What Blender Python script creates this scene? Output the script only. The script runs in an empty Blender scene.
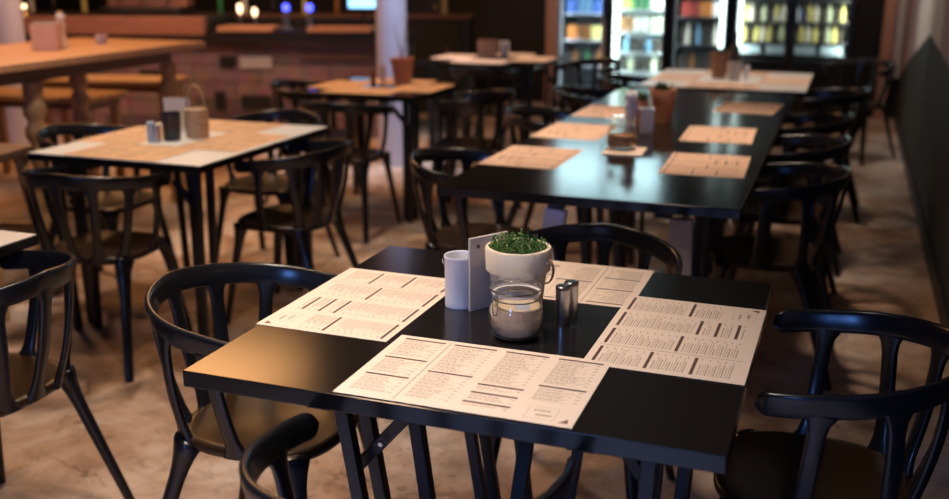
import bpy, bmesh, math, random
from mathutils import Vector, Matrix
R = math.radians
PI = math.pi
random.seed(7)
scene = bpy.context.scene
COL = scene.collection

# ------------------------------------------------------------------ materials
def mat(name, color, rough=0.5, metal=0.0, spec=0.5, emit=None, estr=0.0, var=0.0, vscale=8.0, bump=0.0, coat=0.0):
    m = bpy.data.materials.new(name); m.use_nodes = True
    nt = m.node_tree; b = nt.nodes['Principled BSDF']
    b.inputs['Base Color'].default_value = (*color, 1)
    b.inputs['Roughness'].default_value = rough
    b.inputs['Metallic'].default_value = metal
    b.inputs['Specular IOR Level'].default_value = spec
    b.inputs['Coat Weight'].default_value = coat
    b.inputs['Coat Roughness'].default_value = 0.1
    if emit:
        b.inputs['Emission Color'].default_value = (*emit, 1)
        b.inputs['Emission Strength'].default_value = estr
    if var or bump:
        tc = nt.nodes.new('ShaderNodeTexCoord'); n = nt.nodes.new('ShaderNodeTexNoise')
        n.inputs['Scale'].default_value = vscale; n.inputs['Detail'].default_value = 5
        nt.links.new(tc.outputs['Object'], n.inputs['Vector'])
        if var:
            mx = nt.nodes.new('ShaderNodeMix'); mx.data_type = 'RGBA'
            mx.inputs['A'].default_value = (*[c*(1-var) for c in color], 1)
            mx.inputs['B'].default_value = (*[min(1, c*(1+var)) for c in color], 1)
            nt.links.new(n.outputs['Fac'], mx.inputs['Factor'])
            nt.links.new(mx.outputs['Result'], b.inputs['Base Color'])
        if bump:
            bp = nt.nodes.new('ShaderNodeBump'); bp.inputs['Strength'].default_value = bump
            bp.inputs['Distance'].default_value = 0.01
            nt.links.new(n.outputs['Fac'], bp.inputs['Height'])
            nt.links.new(bp.outputs['Normal'], b.inputs['Normal'])
    return m

def wood(name, c1, c2, rough=0.45, scale=(1, 12, 12), s=4.0):
    m = bpy.data.materials.new(name); m.use_nodes = True
    nt = m.node_tree; b = nt.nodes['Principled BSDF']; b.inputs['Roughness'].default_value = rough
    tc = nt.nodes.new('ShaderNodeTexCoord'); mp = nt.nodes.new('ShaderNodeMapping'); mp.inputs['Scale'].default_value = scale
    n = nt.nodes.new('ShaderNodeTexNoise'); n.inputs['Scale'].default_value = s; n.inputs['Detail'].default_value = 6
    n.inputs['Distortion'].default_value = 1.0
    cr = nt.nodes.new('ShaderNodeValToRGB')
    cr.color_ramp.elements[0].position = .3; cr.color_ramp.elements[1].position = .7
    cr.color_ramp.elements[0].color = (*c1, 1); cr.color_ramp.elements[1].color = (*c2, 1)
    nt.links.new(tc.outputs['Object'], mp.inputs['Vector']); nt.links.new(mp.outputs['Vector'], n.inputs['Vector'])
    nt.links.new(n.outputs['Fac'], cr.inputs['Fac']); nt.links.new(cr.outputs['Color'], b.inputs['Base Color'])
    return m

def glass(name, tint=(1, 1, 1), ior=1.45, rough=0.02):
    m = bpy.data.materials.new(name); m.use_nodes = True
    nt = m.node_tree; nt.nodes.clear()
    o = nt.nodes.new('ShaderNodeOutputMaterial'); mx = nt.nodes.new('ShaderNodeMixShader')
    t = nt.nodes.new('ShaderNodeBsdfTransparent'); t.inputs['Color'].default_value = (*tint, 1)
    g = nt.nodes.new('ShaderNodeBsdfGlossy'); g.inputs['Roughness'].default_value = rough
    lw = nt.nodes.new('ShaderNodeLayerWeight'); lw.inputs['Blend'].default_value = .5
    pw = nt.nodes.new('ShaderNodeMath'); pw.operation = 'POWER'; pw.inputs[1].default_value = 3.2
    fr = nt.nodes.new('ShaderNodeMapRange'); fr.inputs['To Min'].default_value = ((ior-1)/(ior+1))**2; fr.inputs['To Max'].default_value = .85
    nt.links.new(lw.outputs['Facing'], pw.inputs[0]); nt.links.new(pw.outputs[0], fr.inputs['Value'])
    nt.links.new(fr.outputs['Result'], mx.inputs['Fac']); nt.links.new(t.outputs[0], mx.inputs[1])
    nt.links.new(g.outputs[0], mx.inputs[2]); nt.links.new(mx.outputs[0], o.inputs['Surface'])
    return m

def floor_mat():
    m = bpy.data.materials.new('stained_concrete'); m.use_nodes = True
    nt = m.node_tree; b = nt.nodes['Principled BSDF']; L = nt.links.new
    tc = nt.nodes.new('ShaderNodeTexCoord')
    def noise(scale, det=6, dist=0.0, rough=.55):
        n = nt.nodes.new('ShaderNodeTexNoise'); n.inputs['Scale'].default_value = scale
        n.inputs['Detail'].default_value = det; n.inputs['Distortion'].default_value = dist; n.inputs['Roughness'].default_value = rough
        L(tc.outputs['Object'], n.inputs['Vector']); return n
    def ramp(src, stops):
        r = nt.nodes.new('ShaderNodeValToRGB')
        while len(r.color_ramp.elements) < len(stops): r.color_ramp.elements.new(.5)
        for e, (p, c) in zip(r.color_ramp.elements, stops): e.position = p; e.color = (*c, 1)
        L(src, r.inputs['Fac']); return r
    base = ramp(noise(1.9, 7, 1.2).outputs['Fac'], [(.30, (.20, .10, .05)), (.43, (.38, .22, .125)), (.55, (.52, .35, .235)), (.68, (.60, .50, .44))])
    fine = ramp(noise(9, 8, .6, .7).outputs['Fac'], [(.34, (.50, .44, .40)), (.48, (.88, .85, .82)), (.62, (1.0, 1.0, 1.0))])
    mul = nt.nodes.new('ShaderNodeMix'); mul.data_type = 'RGBA'; mul.blend_type = 'MULTIPLY'; mul.inputs['Factor'].default_value = .85
    L(base.outputs['Color'], mul.inputs['A']); L(fine.outputs['Color'], mul.inputs['B'])
    # worn crack-like scratches
    wv = nt.nodes.new('ShaderNodeTexVoronoi'); wv.feature = 'DISTANCE_TO_EDGE'; wv.inputs['Scale'].default_value = 2.1
    dn = noise(3.5, 6, .5); mp = nt.nodes.new('ShaderNodeMix'); mp.data_type = 'RGBA'; mp.inputs['Factor'].default_value = .35
    L(tc.outputs['Object'], mp.inputs['A']); L(dn.outputs['Color'], mp.inputs['B']); L(mp.outputs['Result'], wv.inputs['Vector'])
    cr = ramp(wv.outputs['Distance'], [(0.0, (.45, .40, .36)), (.018, (1, 1, 1))])
    mask = ramp(noise(2.6, 4).outputs['Fac'], [(.48, (0, 0, 0)), (.6, (1, 1, 1))])
    m2 = nt.nodes.new('ShaderNodeMix'); m2.data_type = 'RGBA'; m2.blend_type = 'MULTIPLY'
    L(mask.outputs['Color'], m2.inputs['Factor']); L(mul.outputs['Result'], m2.inputs['A']); L(cr.outputs['Color'], m2.inputs['B'])
    sk = ramp(noise(24, 8, .8, .75).outputs['Fac'], [(.55, (1, 1, 1)), (.64, (.30, .24, .20))])
    skm = ramp(noise(1.35, 5, .6).outputs['Fac'], [(.50, (0, 0, 0)), (.62, (1, 1, 1))])
    m3 = nt.nodes.new('ShaderNodeMix'); m3.data_type = 'RGBA'; m3.blend_type = 'MULTIPLY'
    L(skm.outputs['Color'], m3.inputs['Factor']); L(m2.outputs['Result'], m3.inputs['A']); L(sk.outputs['Color'], m3.inputs['B'])
    gy = ramp(noise(.9, 4, .4).outputs['Fac'], [(.42, (0, 0, 0)), (.60, (.75, .75, .75))])
    m4 = nt.nodes.new('ShaderNodeMix'); m4.data_type = 'RGBA'; m4.blend_type = 'MIX'
    hs = nt.nodes.new('ShaderNodeHueSaturation'); hs.inputs['Saturation'].default_value = .42; hs.inputs['Value'].default_value = 1.12
    L(m3.outputs['Result'], hs.inputs['Color']); L(gy.outputs['Color'], m4.inputs['Factor']); L(m3.outputs['Result'], m4.inputs['A']); L(hs.outputs['Color'], m4.inputs['B'])
    L(m4.outputs['Result'], b.inputs['Base Color'])
    rr = nt.nodes.new('ShaderNodeMapRange'); rr.inputs['To Min'].default_value = .38; rr.inputs['To Max'].default_value = .7
    L(noise(5, 5).outputs['Fac'], rr.inputs['Value']); L(rr.outputs['Result'], b.inputs['Roughness'])
    bp = nt.nodes.new('ShaderNodeBump'); bp.inputs['Strength'].default_value = .35; bp.inputs['Distance'].default_value = .012
    L(noise(22, 8, .3, .7).outputs['Fac'], bp.inputs['Height']); L(bp.outputs['Normal'], b.inputs['Normal'])
    b.inputs['Specular IOR Level'].default_value = .4
    return m

def cladding_mat():
    m = bpy.data.materials.new('reclaimed_board_cladding'); m.use_nodes = True
    nt = m.node_tree; b = nt.nodes['Principled BSDF']; L = nt.links.new
    tc = nt.nodes.new('ShaderNodeTexCoord'); sp = nt.nodes.new('ShaderNodeSeparateXYZ'); cb = nt.nodes.new('ShaderNodeCombineXYZ')
    L(tc.outputs['Object'], sp.inputs[0]); L(sp.outputs['X'], cb.inputs['X']); L(sp.outputs['Z'], cb.inputs['Y'])
    br = nt.nodes.new('ShaderNodeTexBrick'); br.inputs['Scale'].default_value = 1.0
    br.inputs['Brick Width'].default_value = .62; br.inputs['Row Height'].default_value = .155; br.inputs['Mortar Size'].default_value = .004
    br.inputs['Color1'].default_value = (.30, .18, .165, 1); br.inputs['Color2'].default_value = (.11, .075, .072, 1); br.inputs['Mortar'].default_value = (.02, .012, .01, 1)
    br.offset = .37
    L(cb.outputs[0], br.inputs['Vector'])
    n = nt.nodes.new('ShaderNodeTexNoise'); n.inputs['Scale'].default_value = 9; n.inputs['Detail'].default_value = 6
    L(cb.outputs[0], n.inputs['Vector'])
    mx = nt.nodes.new('ShaderNodeMix'); mx.data_type = 'RGBA'; mx.blend_type = 'OVERLAY'; mx.inputs['Factor'].default_value = .6
    L(br.outputs['Color'], mx.inputs['A']); L(n.outputs['Color'], mx.inputs['B'])
    L(mx.outputs['Result'], b.inputs['Base Color']); b.inputs['Roughness'].default_value = .55
    return m

M = {}
M['chair'] = mat('black_satin_shell', (.010, .010, .012), .24, spec=.5)
M['seat'] = mat('warm_tinted_black_seat', (.024, .012, .005), .33, spec=.32, var=.25, vscale=5)  # black seat with the warm reflected sheen tinted into its base colour
M['top'] = mat('black_laminate', (.011, .009, .008), .165, spec=.5)
M['whitetop'] = mat('white_laminate', (.78, .75, .71), .35, var=.03, vscale=6)
M['steel'] = mat('black_painted_steel', (.011, .012, .015), .4)
M['bolt'] = mat('zinc_bolt', (.6, .6, .6), .3, 1)
M['paper'] = mat('cream_menu_paper', (.80, .655, .54), .7, spec=.25, var=.03, vscale=30)
M['kraft'] = mat('tan_kraft_menu_paper', (.74, .45, .26), .7, spec=.25, var=.03, vscale=30)
M['peachpaper'] = mat('peach_menu_paper', (.80, .55, .40), .7, spec=.25, var=.03, vscale=30)
M['ink'] = mat('dark_brown_ink', (.10, .045, .03), .6)
M['ink_text'] = mat('brown_small_print', (.30, .21, .16), .7)
M['ink_tan'] = mat('tan_ink', (.30, .17, .09), .6)
M['pail'] = mat('white_enamel', (.86, .87, .92), .3, var=.02)
M['holder'] = mat('grey_washed_board', (.50, .455, .43), .6, var=.08, vscale=20)
M['hole'] = mat('dark_rivet', (.05, .045, .04), .5)
M['whitewood'] = wood('whitewashed_wood', (.72, .59, .43), (.84, .73, .56), .6, (8, 8, 1), 3)
M['soil'] = mat('potting_soil', (.03, .02, .012), .9, var=.4, vscale=60)
M['leaf'] = mat('dark_green_leaf', (.045, .13, .022), .5, var=.5, vscale=90)
M['leaf3'] = mat('fresh_green_leaf', (.15, .30, .06), .5, var=.4, vscale=90)
M['leaf2'] = mat('olive_leaf', (.05, .075, .03), .6, var=.4, vscale=40)
M['leather'] = mat('tan_leather', (.30, .17, .10), .6)
M['glass'] = glass('clear_glass', (.97, .985, .98), 1.45)
M['pane'] = glass('fridge_pane', (.93, .96, .96), 1.3)
M['sand'] = mat('raw_sugar', (.60, .44, .30), .9, var=.35, vscale=300, bump=.4)
M['brownfill'] = mat('dark_brown_sugar', (.30, .14, .06), .8, var=.3, vscale=150)
M['card'] = mat('cream_card_tag', (.78, .72, .66), .6)
M['wire'] = mat('steel_wire', (.62, .62, .62), .25, 1)
M['brushed'] = mat('brushed_steel', (.50, .49, .49), .28, 1)
M['darksteel'] = mat('smoked_steel_cap', (.16, .15, .15), .35, 1)
M['terracotta'] = mat('terracotta', (.58, .27, .15), .75, var=.12, vscale=15)
M['basket'] = wood('wicker', (.46, .28, .15), (.74, .54, .34), .6, (1, 1, 8), 14)
M['white'] = mat('white_ceramic', (.82, .82, .86), .3)
M['pinkwhite'] = mat('pinkish_box', (.82, .58, .48), .6)
M['navy'] = mat('navy_glaze', (.012, .018, .035), .2)
M['bluegrey'] = mat('blue_grey_sachet', (.45, .60, .72), .5)
M['darkpot'] = mat('dark_stone_pot', (.03, .022, .02), .5)
M['brownpot'] = wood('brown_box_wood', (.26, .13, .07), (.40, .21, .12), .6)
M['orangewood'] = wood('warm_plank', (.52, .26, .13), (.70, .38, .20), .38, (1, 14, 14), 3)
M['palewood'] = wood('pale_grey_wood', (.76, .73, .78), (.86, .83, .88), .55, (12, 12, 1), 3)
M['tanwood'] = wood('honey_wood', (.36, .20, .08), (.50, .29, .12), .5, (12, 12, 1.5), 3)
M['darkwood'] = wood('dark_stool_wood', (.10, .05, .028), (.17, .085, .05), .5)
M['counter'] = wood('redwood_front', (.30, .12, .075), (.42, .18, .11), .5, (1, 10, 10), 3)
M['darktrim'] = mat('charcoal_trim', (.012, .011, .011), .5)
M['cladding'] = cladding_mat()
M['floor'] = floor_mat()
M['blackwall'] = mat('black_wall_paint', (.013, .012, .012), .8, var=.2, vscale=3)
M['greenblack'] = mat('green_black_paint', (.022, .024, .021), .75, var=.2, vscale=3)
M['offwhite'] = mat('offwhite_paint', (.62, .60, .55), .8)
M['mauve'] = mat('mauve_paint', (.36, .26, .27), .8)
M['peach'] = mat('peach_paint', (.62, .33, .22), .8)
M['rose'] = mat('rose_paint', (.50, .30, .25), .8)
M['ceiling'] = mat('dark_ceiling', (.045, .038, .034), .9)
M['column'] = mat('cool_tinted_white_paint', (.62, .60, .74), .6, var=.04)  # white paint with the cool light on the column tinted in
M['olive'] = mat('olive_gold_trim', (.40, .37, .20), .4)
M['fridge'] = mat('dark_fridge_body', (.02, .022, .024), .4)
M['fridgegrey'] = mat('grey_fridge_frame', (.42, .48, .56), .4)
M['lining'] = mat('white_fridge_lining', (.70, .76, .76), .5)
M['darklining'] = mat('charcoal_fridge_lining', (.05, .06, .06), .5)
M['darkshelf'] = mat('dark_wire_shelf', (.05, .055, .06), .4)
M['shelf'] = mat('fridge_shelf', (.55, .62, .68), .4)
M['led'] = mat('cool_led_strip', (.9, 1, 1), .5, emit=(.80, 1.0, .96), estr=4.0)
M['added_canopy'] = mat('added_canopy_glow', (.9, 1, 1), .5, emit=(.60, .92, 1.0), estr=10.0)  # glow of the added fridge headers, above the view
M['blueled'] = mat('blue_led', (.1, .1, .9), .5, emit=(.06, .08, 1.0), estr=4.5)
M['cyanled'] = mat('cyan_screen', (.2, .5, .9), .5, emit=(.25, .6, 1.0), estr=2.5)
M['bulb'] = mat('warm_bulb', (1, .8, .5), .5, emit=(1, .74, .42), estr=3.5)
M['brass'] = mat('polished_brass', (.75, .52, .25), .22, 1)
BOT = {}
for n, c in dict(blue=(.05, .14, .45), sky=(.20, .45, .70), orange=(.75, .28, .06), amber=(.34, .14, .03), yellow=(.72, .66, .22), lime=(.45, .66, .12),
                 green=(.05, .28, .10), dark=(.03, .022, .016), cream=(.80, .78, .66), white=(.85, .88, .88), red=(.50, .07, .05), pale=(.62, .70, .50)).items():
    BOT[n] = mat('bottle_' + n, c, .2, spec=.6)

# ------------------------------------------------------------------ mesh helpers
def finish(name, bm, m, parent=None, smooth=True, bev=0.0, angle=40):
    bmesh.ops.recalc_face_normals(bm, faces=bm.faces)
    me = bpy.data.meshes.new(name)
    bm.to_mesh(me); bm.free()
    ms = m if isinstance(m, (list, tuple)) else [m]
    for x in ms: me.materials.append(x)
    o = bpy.data.objects.new(name, me); COL.objects.link(o)
    if parent: o.parent = parent
    if smooth:
        for p in me.polygons: p.use_smooth = True
        me.set_sharp_from_angle(angle=R(angle))
    if bev:
        md = o.modifiers.new('bevel', 'BEVEL'); md.width = bev; md.segments = 2; md.limit_method = 'ANGLE'; md.angle_limit = R(50)
    return o

def box(bm, c, s, rot=None, mi=0):
    r = bmesh.ops.create_cube(bm, size=1.0)
    mx = Matrix.Translation(Vector(c))
    if rot is not None: mx = mx @ rot.to_4x4()
    mx = mx @ Matrix.Diagonal((*s, 1))
    bmesh.ops.transform(bm, matrix=mx, verts=r['verts'])
    for f in {f for v in r['verts'] for f in v.link_faces}: f.material_index = mi
    return r['verts']

def bar(bm, a, b, w, d, side=Vector((1, 0, 0)), mi=0, w2=None, d2=None):
    """rectangular bar a->b; w measured along `side`, d across; optional end size"""
    a = Vector(a); b = Vector(b); t = (b-a).normalized()
    s = (side - t*side.dot(t)).normalized(); n = t.cross(s)
    w2 = w2 or w; d2 = d2 or d
    q = []
    for p, ww, dd in ((a, w, d), (b, w2, d2)):
        q.append([bm.verts.new(p + s*x*ww/2 + n*y*dd/2) for x, y in ((-1, -1), (1, -1), (1, 1), (-1, 1))])
    fs = [bm.faces.new(q[0][::-1]), bm.faces.new(q[1])]
    for i in range(4):
        j = (i+1) % 4
        fs.append(bm.faces.new((q[0][i], q[0][j], q[1][j], q[1][i])))
    for f in fs: f.material_index = mi

def lathe(bm, prof, seg=24, c=(0, 0, 0), mi=0, cap0=True, cap1=True):
    c = Vector(c); rings = []
    for r, z in prof:
        if r < 1e-5: rings.append([bm.verts.new(c+Vector((0, 0, z)))])
        else: rings.append([bm.verts.new(c+Vector((r*math.cos(2*PI*i/seg), r*math.sin(2*PI*i/seg), z))) for i in range(seg)])
    fs = []
    for a, b in zip(rings, rings[1:]):
        for i in range(seg):
            j = (i+1) % seg
            if len(a) == 1 and len(b) == 1: continue
            if len(a) == 1: fs.append(bm.faces.new((a[0], b[i], b[j])))
            elif len(b) == 1: fs.append(bm.faces.new((a[i], a[j], b[0])))
            else: fs.append(bm.faces.new((a[i], a[j], b[j], b[i])))
    if cap0 and len(rings[0]) > 1: fs.append(bm.faces.new(rings[0][::-1]))
    if cap1 and len(rings[-1]) > 1: fs.append(bm.faces.new(rings[-1]))
    for f in fs: f.material_index = mi

def sweep(bm, frames, seg=12, power=2.0, mi=0):
    """frames: (pos, axisA, halfA, axisB, halfB) -> superelliptic tube with caps"""
    rings = []
    for p, A, a, B, b in frames:
        ring = []
        for i in range(seg):
            t = 2*PI*i/seg; c, s = math.cos(t), math.sin(t)
            x = math.copysign(abs(c)**(2/power), c); y = math.copysign(abs(s)**(2/power), s)
            ring.append(bm.verts.new(p + A*(a*x) + B*(b*y)))
        rings.append(ring)
    fs = []
    for q, w in zip(rings, rings[1:]):
        for i in range(seg):
            j = (i+1) % seg; fs.append(bm.faces.new((q[i], q[j], w[j], w[i])))
    fs.append(bm.faces.new(rings[0][::-1])); fs.append(bm.faces.new(rings[-1]))
    for f in fs: f.material_index = mi

def tube(bm, pts, r, seg=8, mi=0, r2=None):
    pts = [Vector(p) for p in pts]; fr = []
    up = Vector((0, 0, 1))
    for i, p in enumerate(pts):
        t = (pts[min(i+1, len(pts)-1)] - pts[max(i-1, 0)]).normalized()
        ref = up if abs(t.z) < .95 else Vector((1, 0, 0))
        A = t.cross(ref).normalized(); B = A.cross(t)
        rr = r if r2 is None else r + (r2-r)*i/(len(pts)-1)
        fr.append((p, A, rr, B, rr))
    sweep(bm, fr, seg, 2.0, mi)

def BM(): return bmesh.new()

def tag(o, label, cat, group=None):
    o['label'] = label; o['category'] = cat
    if group: o['group'] = group
    return o

def thing(name, label, cat, loc=(0, 0, 0), rz=0.0, group=None):
    o = bpy.data.objects.new(name, None); COL.objects.link(o)
    o.empty_display_size = .1
    o.location = loc; o.rotation_euler = (0, 0, rz)
    return tag(o, label, cat, group)

def struct(o, kind='structure'):
    o['kind'] = kind; return o

def copy_tree(o, parent=None):
    c = o.copy(); COL.objects.link(c)
    if parent: c.parent = parent
    for ch in list(o.children): copy_tree(ch, c)
    return c

# ------------------------------------------------------------------ room
XW = 0.49          # right wall
YB = 10.75         # back wall
XL, YF, ZC = -10.6, -2.2, 3.6
def plane_box(name, c, s, m, bev=0):
    bm = BM(); box(bm, c, s); return struct(finish(name, bm, m, smooth=False, bev=bev))
plane_box('floor', ((XL+XW)/2, (YF+YB)/2, -.05), (XW-XL+.4, YB-YF+.4, .1), M['floor'])
plane_box('ceiling', ((XL+XW)/2, (YF+YB)/2, ZC+.05), (XW-XL+.4, YB-YF+.4, .1), M['ceiling'])
plane_box('wall_left', (XL-.05, (YF+YB)/2, ZC/2), (.1, YB-YF+.2, ZC), M['blackwall'])

def wall_with_hole(name, y, x0, x1, hx0, hx1, hz0, hz1, m):
    bm = BM(); t = .1
    def seg(a, b, z0, z1):
        if b-a > 1e-4 and z1-z0 > 1e-4: box(bm, ((a+b)/2, y, (z0+z1)/2), (b-a, t, z1-z0))
    seg(x0, hx0, 0, ZC); seg(hx1, x1, 0, ZC); seg(hx0, hx1, 0, hz0); seg(hx0, hx1, hz1, ZC)
    return struct(finish(name, bm, m, smooth=False))
plane_box('wall_back', ((XL+XW+.1)/2, YB+.05, ZC/2), (XW+.1-XL, .1, ZC), M['blackwall'])
wall_with_hole('wall_front', YF-.05, XL, XW+.1, -1.55, -.85, 1.05, 1.70, M['blackwall'])
def window(name, y, x0, x1, z0, z1, n):
    bm = BM(); w = .06
    box(bm, ((x0+x1)/2, y, z0+w/2), (x1-x0, .08, w)); box(bm, ((x0+x1)/2, y, z1-w/2), (x1-x0, .08, w))
    for i in range(n+1):
        x = x0+w/2+(x1-x0-w)*i/n; box(bm, (x, y, (z0+z1)/2), (w, .08, z1-z0-2*w))
    fr = struct(finish(name, bm, M['darktrim'], smooth=False))
    bm = BM(); box(bm, ((x0+x1)/2, y+.02, (z0+z1)/2), (x1-x0-.02, .006, z1-z0-.02))
    g = finish('pane', bm, M['glass'], fr, smooth=False)
    return fr
window('window_1', YF-.05, -1.55, -.85, 1.05, 1.70, 2)

# right wall with a painted zigzag: (y, z) polygons, one mesh
def right_wall():
    bm = BM()
    zig = [(YF, .75), (1.6, 1.15), (4.0, .70), (5.6, .96), (7.3, 1.03), (9.3, .70), (YB, .40)]
    lower = [0, 0, 0, 0, 0, 1]
    for (a, b), mi in zip(zip(zig, zig[1:]), lower):
        vs = [bm.verts.new((XW, *p)) for p in ((a[0], 0), (b[0], 0), b, a)]
        bm.faces.new(vs).material_index = mi
    # upper paint: stripes of white and mauve
    def zat(y):
        for a, b in zip(zig, zig[1:]):
            if a[0] <= y <= b[0]: return a[1]+(b[1]-a[1])*(y-a[0])/(b[0]-a[0])
    edges = [YF, 1.6, 4.0, 5.6, 6.4, 7.3, 8.7, 9.3, YB]
    colr = {0: 2, 1: 3, 2: 2, 3: 3, 4: 2, 5: 2, 6: 3, 7: 3}
    for i, (a, b) in enumerate(zip(edges, edges[1:])):
        vs = [bm.verts.new((XW, *p)) for p in ((a, zat(a)), (b, zat(b)), (b, ZC), (a, ZC))]
        bm.faces.new(vs).material_index = colr.get(i, 2)
    # body of the wall behind the paint
    box(bm, (XW+.06, (YF+YB)/2, ZC/2), (.11, YB-YF, ZC), mi=0)
    return struct(finish('wall_right', bm, [M['greenblack'], M['blackwall'], M['offwhite'], M['mauve']], smooth=False))
right_wall()
bm = BM(); box(bm, (XW-.008, (YF+YB)/2, .05), (.016, YB-YF, .1)); struct(finish('baseboard_right', bm, M['darktrim'], smooth=False))
# back wall details
bm = BM(); box(bm, (-2.93, YB-.09, ZC/2), (.22, .18, ZC)); struct(finish('trim_1', bm, M['rose'], smooth=False))
bm = BM(); box(bm, (.345, YB-.06, ZC/2), (.10, .12, ZC)); struct(finish('trim_2', bm, M['peach'], smooth=False))
bm = BM(); box(bm, (.4425, YB-.03, ZC/2+.2), (.085, .06, ZC-.4)); struct(finish('trim_4', bm, M['offwhite'], smooth=False))
# dark door with pale jambs
bm = BM(); box(bm, (-4.82, YB-.03, 1.05), (.06, .06, 2.1)); box(bm, (-4.25, YB-.03, 1.05), (.06, .06, 2.1)); box(bm, (-4.535, YB-.03, 2.13), (.63, .06, .06))
dj = struct(finish('trim_3', bm, M['olive'], smooth=False))
bm = BM(); box(bm, (-4.535, YB-.02, 1.045), (.50, .04, 2.09)); dd = struct(finish('door_1', bm, M['darktrim'], smooth=False))
bm = BM(); lathe(bm, [(0, 0), (.02, .005), (.02, .03), (0, .035)], 12, (-4.35, 0, 0)); 
bmesh.ops.transform(bm, matrix=Matrix.Translation((0, YB-.04, 1.0)) @ Matrix.Rotation(R(90), 4, 'X'), verts=bm.verts)
finish('door_knob', bm, M['brass'], dd)
bm = BM(); box(bm, (-4.60, YB-.06, .87), (.07, .04, .06)); o = tag(finish('indicator_light', bm, M['blueled'], bev=.008), 'small glowing blue indicator light on the dark door', 'light')

# columns
def column(x, y, r, label):
    bm = BM(); lathe(bm, [(r*1.0, 0), (r, ZC)], 32, (x, y, 0)); struct(finish('column', bm, M['column']))
column(-3.16, 6.90, .112, '')
column(-6.45, 6.55, .16, '')

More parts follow.
